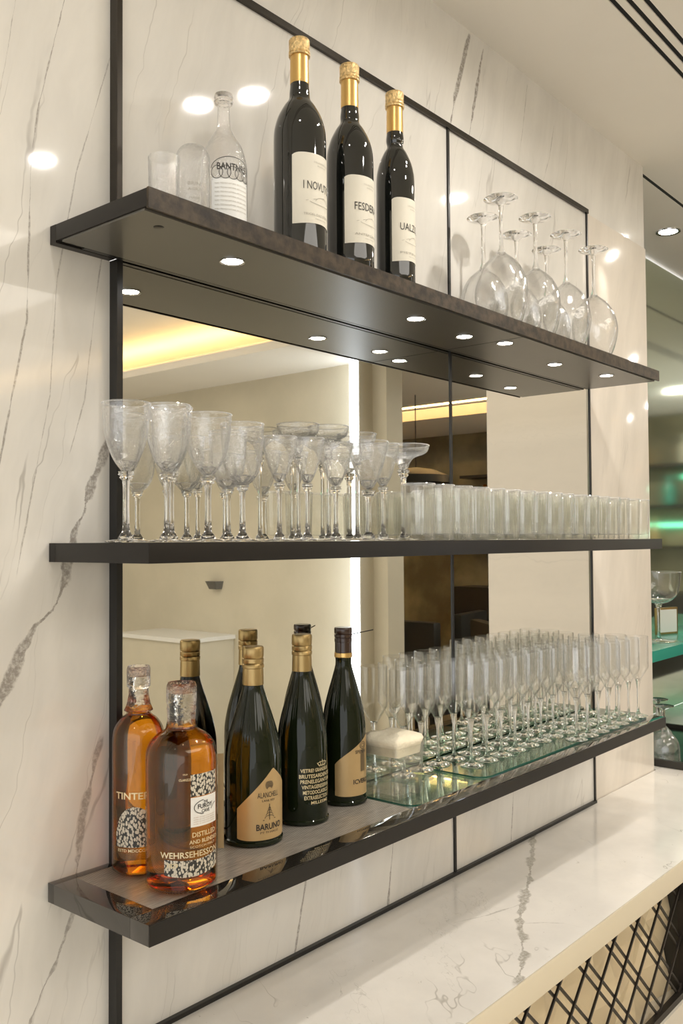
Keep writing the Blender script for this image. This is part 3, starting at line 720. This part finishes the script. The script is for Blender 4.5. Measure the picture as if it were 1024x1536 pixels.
# ------------------------------------------------------------------ whiskey bottles
def whiskey(x, y, label, big_, rz, h, rr):
    t = thing('whiskey_bottle', label, 'bottle', (x, y, ZB+.0006), 0, 'amber whiskey bottles on the lowest shelf')
    s = h/.27; r = rr
    def body(q, top): # q inset
        return [(0, .002+q), (r*.86-q, .0015+q), (r-q, .006+q), (r-q*1.0, .012), (r-q, .03*s), (r-q, .12*s), (r-q, .165*s)]+[(max(a-q, .001), z) for a, z in spline([(r, .165*s), (r*.985, .178*s), (r*.90, .190*s), (r*.70, .200*s), (r*.46, .207*s), (.0190, .212*s)], 5)[1:]]
    obj('bottle_glass', lathe('bottle_glass', body(0, 1), 72), M['whisky_glass'], t)
    liq = body(.0018, 1)
    obj('whiskey', lathe('whiskey', liq+[(0, .2125*s)], 72), M['amber'], t)
    if big_: n = [(.0, .211*s), (.0190, .211*s), (.0185, .214*s), (.0188, .226*s), (.0200, .235*s), (.0190, .240*s), (.0202, .2435*s), (.0202, .262*s), (.0195, .2665*s), (.0180, .2695*s), (.0168, .2655*s), (.0165, .256*s), (0, .255*s)]
    else: n = [(.0, .211*s), (.0200, .211*s), (.0165, .219*s), (.0138, .232*s), (.0135, .240*s), (.0162, .243*s), (.0162, .266*s), (.0150, .2695*s), (.013, .2665*s), (.0125, .256*s), (0, .255*s)]
    obj('neck', lathe('neck', n, 48), M['crackle'], t)
    a0 = R(243) if big_ else R(220)
    if big_:
        us, ue = .001, r*.95; L = lambda z: (lambda u: z*s)
        sq = patch('label', r, a0, us, ue, L(.088), L(.126), M['paper_white'], t)
        lettering([('THE', .0225, .1185*s, .007, .0035, True), ('FUROY', .0225, .1135*s, .024, .006, True), ('CAVE', .0225, .107*s, .013, .0045, True)], r, a0, sq, M['ink'])
        V, F = [], []; stroke(V, F, arc(.0215, .1125*s, .016, .009, pi*.55, pi*1.45, 14), .0009, r, a0); stroke(V, F, [(.032, .107*s), (.038, .113*s), (.042, .114*s)], .0009, r, a0)
        obj('logo_curve', mesh('logo_curve', V, F), M['ink'], sq, smooth=0)
        lettering([('AGED IN OLD OAK BARRELS', .0225, (.100-.0028*i)*s, .036, .0011, False) for i in range(4)], r, a0, sq, M['ink_red'], name='small_print')
        patch('patterned_band', r, a0, us, ue, L(.127), L(.156), M['dots'], t)
        lo = patch('patterned_label', r, a0, -r*.70, ue*1.02, lambda u: .0245*s+.006*(u/r)**2, lambda u: .046*s+.0045*(u/r)**2, M['dots'], t)
        lettering([('WEHRSEHESSON', .003, .0535*s, r*1.75, .0080, True), ('DISTILLED', .022, .078*s, .038, .0065, True), ('AND BLENDED', .022, .069*s, .046, .005, True), ('SCOTCH MALT', .020, .0625*s, .040, .003, False), ('1829', -.022, .0405*s, .014, .006, True)], r, a0, t, M['ink_gold'])
        lettering([('CLARIZZE', -.006, .150*s, .016, .003, True), ('OLD', -.006, .157*s, .006, .002, True)], r, a0, t, M['ink_gold'], name='small_print')
        # beige card strip standing behind the glass on its right-hand side
        vs = []
        for q in (r*.99+.001, r+.0085):
            a = R(316); vs += [(q*cos(a), q*sin(a), .045*s), (q*cos(a), q*sin(a), .172*s)]
        bm = bmesh.new(); v4 = [bm.verts.new(v) for v in (vs[0], vs[2], vs[3], vs[1])]; f = bm.faces.new(v4)
        bmesh.ops.solidify(bm, geom=[f], thickness=.0012)
        obj('side_seal', from_bm('side_seal', bm), M['beige_card'], t, smooth=0)
    else:
        ov = patch('patterned_label', r, a0, -r*.72, r*.9, lambda u: .040*s, lambda u: .045*s+.047*s*math.sqrt(max(0, 1-((u-.003)/(r*.84))**2)), M['dots'], t)
        lettering([('TINTERS', .002, .106*s, r*1.5, .0095, True)], r, a0, t, M['ink_gold'])
        lettering([('ESTD MDCCCXX', .002, .036*s, r*1.3, .004, True)], r, a0, t, M['ink_gold'], name='small_print')
    return t
whiskey(.800, .960, 'large amber whiskey bottle in front with white square label and crackled neck', True, 0, .268, .0475)
whiskey(.796, 1.0475, 'smaller amber whiskey bottle behind, with oval dotted label, beside the black trim', False, 0, .283, .0360)

# ------------------------------------------------------------------ champagne bottles
def champagne(x, y, h, r, kind, label):
    t = thing('champagne_bottle', label, 'bottle', (x, y, ZB+.0006), 0, 'dark green sparkling wine bottles on the lowest shelf')
    s = h/.30
    pr = [(0, .010), (r*.55, .006), (r*.80, 0), (r*.95, .0008), (r, .006), (r, .05*s), (r, .118*s)]
    pr += spline([(r, .118*s), (r*.97, .140*s), (r*.86, .165*s), (r*.68, .192*s), (r*.50, .216*s), (r*.37, .236*s), (.0145, .252*s), (.0140, .27*s)], 6)[1:]
    rib = lambda a, z, q: 1+.006*cos(36*a)*max(0, min(1, (z-.12*s)*20))*max(0, min(1, (.26*s-z)*30))
    obj('bottle_glass', lathe('bottle_glass', pr+[(.0138, .285*s)], 144, rib), M['champ'], t)
    obj('base_ring', lathe('base_ring', [(r*.96, .0), (r+.0016, .0015), (r+.0016, .006), (r, .0075)], 64), M['champ'], t)
    cm = 'gold_dull' if kind != 'dark' else 'cap_dark'
    if kind == 'dark':
        obj('neck_foil', lathe('neck_foil', [(.0150, .250*s), (.0148, .282*s), (.0142, .284*s)], 40), M['cap_dark'], t)
        obj('collar', lathe('collar', [(.0152, .248*s), (.0160, .249*s), (.0158, .256*s), (.0150, .2565*s)], 40), M['gold'], t)
        sp = [(.0142, .2735*s), (.0155, .275*s), (.0155, .281*s), (.0145, .282*s), (.0158, .2835*s), (.0160, .288*s), (.0150, .289*s), (.0160, .2905*s), (.0160, .298*s), (.015, .30*s), (0, .30*s)]
    else:
        obj('neck_foil', lathe('neck_foil', [(.0158, .240*s), (.0165, .2405*s), (.0160, .262*s), (.0155, .268*s)], 40), M['gold_dull'], t)
        sp = [(.0155, .266*s), (.0168, .267*s), (.0168, .272*s), (.0157, .2735*s), (.0166, .275*s), (.0166, .281*s), (.0157, .282*s), (.0166, .284*s), (.0166, .298*s), (.0155, .30*s), (0, .30*s)]
    obj('cap', lathe('cap', sp, 40, (lambda a, z, q: 1+.012*cos(3*a+z*700)) if kind != 'dark' else None), M[cm], t)
    if kind == 'gold':
        a0 = R(252); uw = r*1.05
        lb = patch('label', r, a0, -uw, uw, lambda u: .010+.0025*(abs(u)/uw)**6, lambda u: (.118-.060*max(0, (.012-u)/(uw+.012)) if u < .012 else .118-.030*(u-.012)/(uw-.012))*s, M['paper_gold'], t)
        tag(lb, 'gold-brown label with a peaked top and a tree emblem')
        lettering([('BARUNO', .006, .030*s, .044, .0095, True), ('PT TI HAUZ', .006, .0215*s, .032, .003, False), ('ALANCHELL', .004, .078*s, .036, .008, False), ('LANE REV', .004, .0695*s, .022, .003, False)], r, a0, lb, M['ink'])
        V, F = [], []
        for k in range(7): stroke(V, F, arc(.005, .086*s, .004+.0014*k, .004+.0013*k, R(10+9*k), R(170-9*k), 8), .0007, r, a0)
        for k in range(4): stroke(V, F, arc(.005, .055*s-.004*k, .002+.002*k, .004, 0, pi, 8), .0007, r, a0)
        stroke(V, F, [(.005, .04*s), (.005, .064*s)], .001, r, a0); stroke(V, F, [(-.006, .040*s), (.016, .041*s)], .0008, r, a0)
        obj('tree_emblem', mesh('tree_emblem', V, F), M['ink'], lb, smooth=0)
    elif kind == 'print':
        a0 = R(258)
        L = [('VETRE!', -.018, .087*s, .022, .006, True), ('GRANDEUR', .010, .087*s, .030, .006, True)]
        for i in range(5): L.append((('BRUTESARDENTIS', 'PRENELEGANTUM', 'VINTAGERESERVA', 'METODOCLASSICO', 'EXTRASELECTION')[i], 0, (.078-.0085*i)*s, .062-(.004*i), .0062, True))
        L.append(('MILLESIME', .006, .036*s, .036, .005, True))
        lettering(L, r, a0, t, M['ink_gold'])
        V, F = [], []
        for k in range(5): stroke(V, F, [(.010+.003*(k-2), .0915*s), (.010+.0055*(k-2), (.102-.002*abs(k-2))*s)], .0011, r, a0)
        stroke(V, F, arc(.010, .096*s, .010, .003, 0, 2*pi, 16), .0009, r, a0)
        obj('crown_emblem', mesh('crown_emblem', V, F), M['ink_gold'], t, smooth=0)
    else:
        a0 = R(262); uw = r*1.15
        lb = patch('label', r, a0, -uw, uw, lambda u: .016+.002*(abs(u)/uw)**6, lambda u: (.070+.046*min(1, (u+uw)/(uw*1.5))**.8)*s, M['paper_gold'], t)
        tag(lb, 'gold-brown label with a slanted top and a figure emblem')
        lettering([('ICVERDS', .008, .040*s, .040, .008, True), ('SPEN AS', .006, .090*s, .028, .006, False)], r, a0, lb, M['ink'])
        V, F = [], []
        for k in range(5): stroke(V, F, [(.004+.0025*k, .056*s), (.004+.0025*k, .093*s)], .0010, r, a0)
        stroke(V, F, arc(.009, .1*s, .007, .006, 0, 2*pi, 16), .001, r, a0); stroke(V, F, arc(.009, .1*s, .004, .003, 0, 2*pi, 16), .001, r, a0)
        stroke(V, F, [(-uw*.8, .053*s), (uw*.9, .053*s)], .0005, r, a0)
        obj('figure_emblem', mesh('figure_emblem', V, F), M['ink'], lb, smooth=0)
        vs = [(.014, -.0007, .2855*s), (.0620, -.0007, .2915*s), (.0620, .0007, .2915*s), (.014, .0007, .2855*s)]
        vs += [(a, b, c+.0016) for a, b, c in vs]
        w = obj('wire_end', mesh('wire_end', vs, [(3,2,1,0), (4,5,6,7), (0,1,5,4), (1,2,6,5), (2,3,7,6), (3,0,4,7)]), M['ink'], t, smooth=0); w.rotation_euler = (0, 0, R(-20))
    return t
champagne(.990, 1.018, .294, .0435, 'gold', 'dark sparkling wine bottle with gold cap and peaked gold label, leftmost of three')
champagne(1.112, 1.028, .302, .0415, 'print', 'dark sparkling wine bottle with gold lettering printed on the glass, middle of three')
champagne(1.236, 1.043, .303, .0385, 'dark', 'sparkling wine bottle with dark cap and slanted gold label, rightmost of three')
# square glass vase filled with cream salt
t = thing('glass_vase', 'square clear glass holding a cream heap, beside the rightmost sparkling wine bottle', 'container', (1.335, 1.010, ZB-.0010))
def rsq(w, r, z, n=5):
    out = []
    for cx, cy, a in ((w-r, w-r, 0), (-w+r, w-r, pi/2), (-w+r, -w+r, pi), (w-r, -w+r, 1.5*pi)):
        out += [(cx+r*cos(a+pi/2*i/n), cy+r*sin(a+pi/2*i/n), z) for i in range(n+1)]
    return out
rings = [rsq(.040, .010, 0), rsq(.042, .012, .05), rsq(.044, .014, .088), rsq(.0425, .013, .089), rsq(.040, .011, .05), rsq(.038, .009, .006)]
vs = [v for q in rings for v in q]; n = len(rings[0]); fs = [tuple(range(n))[::-1]]
for k in range(len(rings)-1): fs += [(k*n+i, k*n+(i+1) % n, (k+1)*n+(i+1) % n, (k+1)*n+i) for i in range(n)]
fs.append(tuple(range(5*n, 6*n)))
obj('vase_glass', mesh('vase_glass', vs, fs), M['fluted'], t)
hp = []
rings = [rsq(.0365, .009, .072), rsq(.0385, .011, .089), rsq(.046, .020, .0925), rsq(.043, .022, .100), rsq(.034, .02, .107), rsq(.018, .012, .110)]
vs = [(x*(1+.06*sin(9*x*30+z*50)), y*(1+.06*cos(y*200)), z+(.006*sin(x*90+1)*cos(y*70) if z > .09 else 0)) for q in rings for x, y, z in q]; fs = [tuple(range(n))[::-1]]
for k in range(5): fs += [(k*n+i, k*n+(i+1) % n, (k+1)*n+(i+1) % n, (k+1)*n+i) for i in range(n)]
fs.append(tuple(range(5*n, 6*n)))
o = obj('salt_heap', mesh('salt_heap', vs, fs), M['salt'], None, smooth=80); o.location = t.location
tag(o, 'cream-coloured heap rising over the rim of the square glass', 'salt')

# ------------------------------------------------------------------ recess at the right
t = thing('glass_shelf', 'thick teal-green glass shelf in the recess at the right edge', 'shelf', (0, 0, 0))
box('shelf_board', XE+.012, 4.6, 1.19, 1.449, Z0-.418, Z0-.380, M['teal'], t, bev=.001)
Gb = goblet('coupe_glass', 'large deep coupe standing on the teal glass shelf', .255, .082, 'U', None, .54, .0055, 'glass'); Gb.location = (3.34, 1.29, Z0-.3795)
t = thing('picture_frame', 'small gold-framed pale card on the teal glass shelf', 'frame', (3.60, 1.36, Z0-.3795), R(-20))
box('frame', -.06, .06, -.006, .006, 0, .105, M['gold_dull'], t, bev=.001); box('card', -.052, .052, -.0072, -.0062, .008, .097, M['paper_white'], t)
t = thing('serving_tray', 'dark-rimmed tray on the marble counter in the recess at the right', 'tray', (0, 0, 0))
bm = bmesh.new(); tz = ZC+.0006
box_bm(bm, 2.842, 3.42, .95, .965, tz, tz+.022); box_bm(bm, 2.842, 3.42, 1.405, 1.42, tz, tz+.022); box_bm(bm, 2.842, 2.857, .9652, 1.4048, tz, tz+.022); box_bm(bm, 3.405, 3.42, .9652, 1.4048, tz, tz+.022)
obj('rim', from_bm('rim', bm), M['darkbox'], t)
box('tray_base', 2.8572, 3.4048, .9652, 1.4048, tz, tz+.010, M['chrome'], t)
Q = thing('coupe_glass', 'upside-down coupe on the dark-rimmed tray, nearest the wall end', 'glass', (2.95, 1.13, tz+.0105), 0, 'coupes upside down on the tray')
pts = [(.050, 0), (.050, .02), (.044, .05), (.022, .075), (.006, .082)]
sp = spline(pts, 5); obj('bowl', lathe('bowl', sp+[(max(a-.0014, .0004), z) for a, z in sp[::-1]], 40), M['cutb'], Q)
obj('stem', lathe('stem', [(0, .079), (.008, .08), (.0065, .088), (.0065, .15), (.009, .155), (.033, .160), (.034, .1625), (0, .163)], 28), M['stem'], Q)
dup(Q, (3.06, 1.19, tz+.0105), 0, 'upside-down coupe on the dark-rimmed tray, standing farther back')
dup(Q, (3.13, 1.08, tz+.0105), 0, 'upside-down coupe on the dark-rimmed tray, at the picture edge')
dup(Q, (2.99, 1.30, tz+.0105), 0, 'upside-down coupe at the back of the tray by the greenish mirror')

# ------------------------------------------------------------------ things across the room, seen in the mirrors
t = thing('side_counter', 'pale low counter against the cream wall, seen in the left mirror', 'counter', (0, 0, 0))
box('body', 4.22, 4.649, -3.6, -2.8, 0, Z0-.72, M['cream_wall'], t); box('top', 4.2, 4.649, -3.62, -2.78, Z0-.719, Z0-.69, M['paper_white'], t)
t = thing('wall_sconce', 'small dark wall sconce on the cream wall, seen in the mirror', 'light', (4.649, -2.98, Z0-.36))
obj('shade', mesh('shade', [(0,-.09,.0),(0,.09,.0),(-.08,.06,0),(-.08,-.06,0),(0,-.12,.10),(0,.12,.10),(-.12,.09,.10),(-.12,-.09,.10)], [(0,3,2,1),(4,5,6,7),(0,1,5,4),(1,2,6,5),(2,3,7,6),(3,0,4,7)]), M['shelf_under'], t, smooth=0); t.scale = (.6, .6, .6)
t = thing('back_bar', 'dark back bar with shelves of pale bottles across the room', 'cabinet', (8.3, -1.6, 0))
box('cabinet', -.1, .295, -1.6, 2.3, 0, Z0-.5, M['darkbox'], t)
for k in range(3): box('shelf', .05, .295, -1.6, 2.3, Z0-.1+.38*k, Z0-.07+.38*k, M['darkbox'], t)
for k in range(26):
    lv = k % 3; y = -3.1+.15*k
    o = obj('bottle', lathe('bottle', [(0,0),(.045,0),(.05,.02),(.05,.16),(.02,.22),(.018,.28),(0,.28)], 16), M[('cream_obj','amber','glass','teal')[k % 4] if k % 4 != 2 else 'paper_gold'], None)
    o.location = (8.46, y, Z0-.069+.38*lv); tag(o, 'blurred bottle on the back bar shelves across the room', 'bottle', 'bottles on the far back bar')
for i, (x, y) in enumerate(((6.1, -2.1), (6.3, -1.35), (6.9, -1.9), (7.0, -.7))):
    t = thing('armchair', ('dark armchair nearest the cream post in the mirror', 'dark armchair right of the first one across the room', 'dark armchair farther back across the room', 'dark armchair by the back bar, rightmost')[i], 'chair', (x, y, 0), R(40*i), 'dark armchairs across the room')
    box('seat', -.3, .3, -.3, .3, .25, .45, M['darkbox'], t, bev=.03); box('backrest', -.3, -.2, -.3, .3, .452, .98, M['darkbox'], t, bev=.03)
    for s in (-1, 1):
        box('armrest', -.195, .3, s*.27-.03, s*.27+.03, .452, .66, M['darkbox'], t, bev=.02)
        for u in (-1, 1): box('leg', u*.25-.02, u*.25+.02, s*.25-.02, s*.25+.02, 0, .249, M['darkbox'], t)
t = thing('pendant_lamp', 'wide dark dome pendant lamp across the room', 'light', (6.0, -2.1, ZCEIL))
obj('shade', lathe('shade', [(.30, -.72), (.27, -.66), (.15, -.61), (.02, -.59), (.02, -.60), (.14, -.62), (.26, -.67), (.29, -.72)], 40), M['darkbox'], t)
obj('cord', lathe('cord', [(.004, 0), (.004, -.6)], 10), M['darkbox'], t)
for i, y in enumerate((-.35, .35)):  # made-up glowing strips, added to turn the recess reflection green
    t = thing('added_glow_strip', 'added green glowing strip high on the far wall' if i else 'added green glowing strip lower on the far wall', 'light', (8.58, y, Z0+(.55 if i else .1)), 0, 'added green glow strips')
    box('tube', -.03, -.005, -.5, .5, 0, .05, M['added_green'], t)
    box('mount', -.004, .019, -.5, .5, .01, .04, M['darkbox'], t)

# ------------------------------------------------------------------ light
w = bpy.data.worlds.new('World'); S.world = w; w.use_nodes = True
bg = w.node_tree.nodes['Background']; bg.inputs[0].default_value = (1, 1, .99, 1); bg.inputs[1].default_value = 1.2
def spot_under(x, y):
    ld = bpy.data.lights.new('led', 'SPOT'); ld.energy = 1.6; ld.spot_size = R(100); ld.spot_blend = .8; ld.shadow_soft_size = .012; ld.color = (1, .95, .87)
    o = bpy.data.objects.new('led', ld); COL.objects.link(o); o.location = (x, y, ZT-TH-.006)
for x, y in SP: spot_under(x, y)
def fill_light(x, y, z, sx, sy, p, col=(1, .95, .87)):
    ld = bpy.data.lights.new('area', 'AREA'); ld.shape = 'RECTANGLE'; ld.size = sx; ld.size_y = sy; ld.energy = p; ld.color = col
    o = bpy.data.objects.new('added_fill', ld); COL.objects.link(o); o.location = (x, y, z)
    return o
fill_light(1.2, -2.6, ZCEIL+.25, 3.5, 2.0, 45)  # unseen area lamp added over the room as general fill

# ------------------------------------------------------------------ camera
cam = bpy.data.cameras.new('camera'); co = bpy.data.objects.new('camera', cam); COL.objects.link(co)
cam.sensor_fit = 'VERTICAL'; cam.sensor_height = 36; cam.lens = 1366.13/1536*36; cam.clip_start = .02; cam.clip_end = 60
r_ = Vector((0.64581769, -0.76346433, -0.0064601)); u_ = Vector((-0.0196157, -0.02505028, 0.99949373)); f_ = Vector((0.76323963, 0.64536401, 0.0311538))
mw = Matrix((r_, u_, -f_)).transposed().to_4x4(); mw.translation = (0, 0, Z0)
co.matrix_world = mw
S.camera = co
S.view_settings.view_transform = 'Standard'; S.view_settings.look = 'None'; S.view_settings.gamma = 1; S.view_settings.exposure = .68
S.view_settings.use_curve_mapping = False
cy = S.cycles
cy.use_denoising = True; cy.max_bounces = 24; cy.transmission_bounces = 20; cy.transparent_max_bounces = 48; cy.glossy_bounces = 10; cy.diffuse_bounces = 4
cy.sample_clamp_indirect = 8; cy.caustics_reflective = False; cy.caustics_refractive = True; cy.blur_glossy = .3
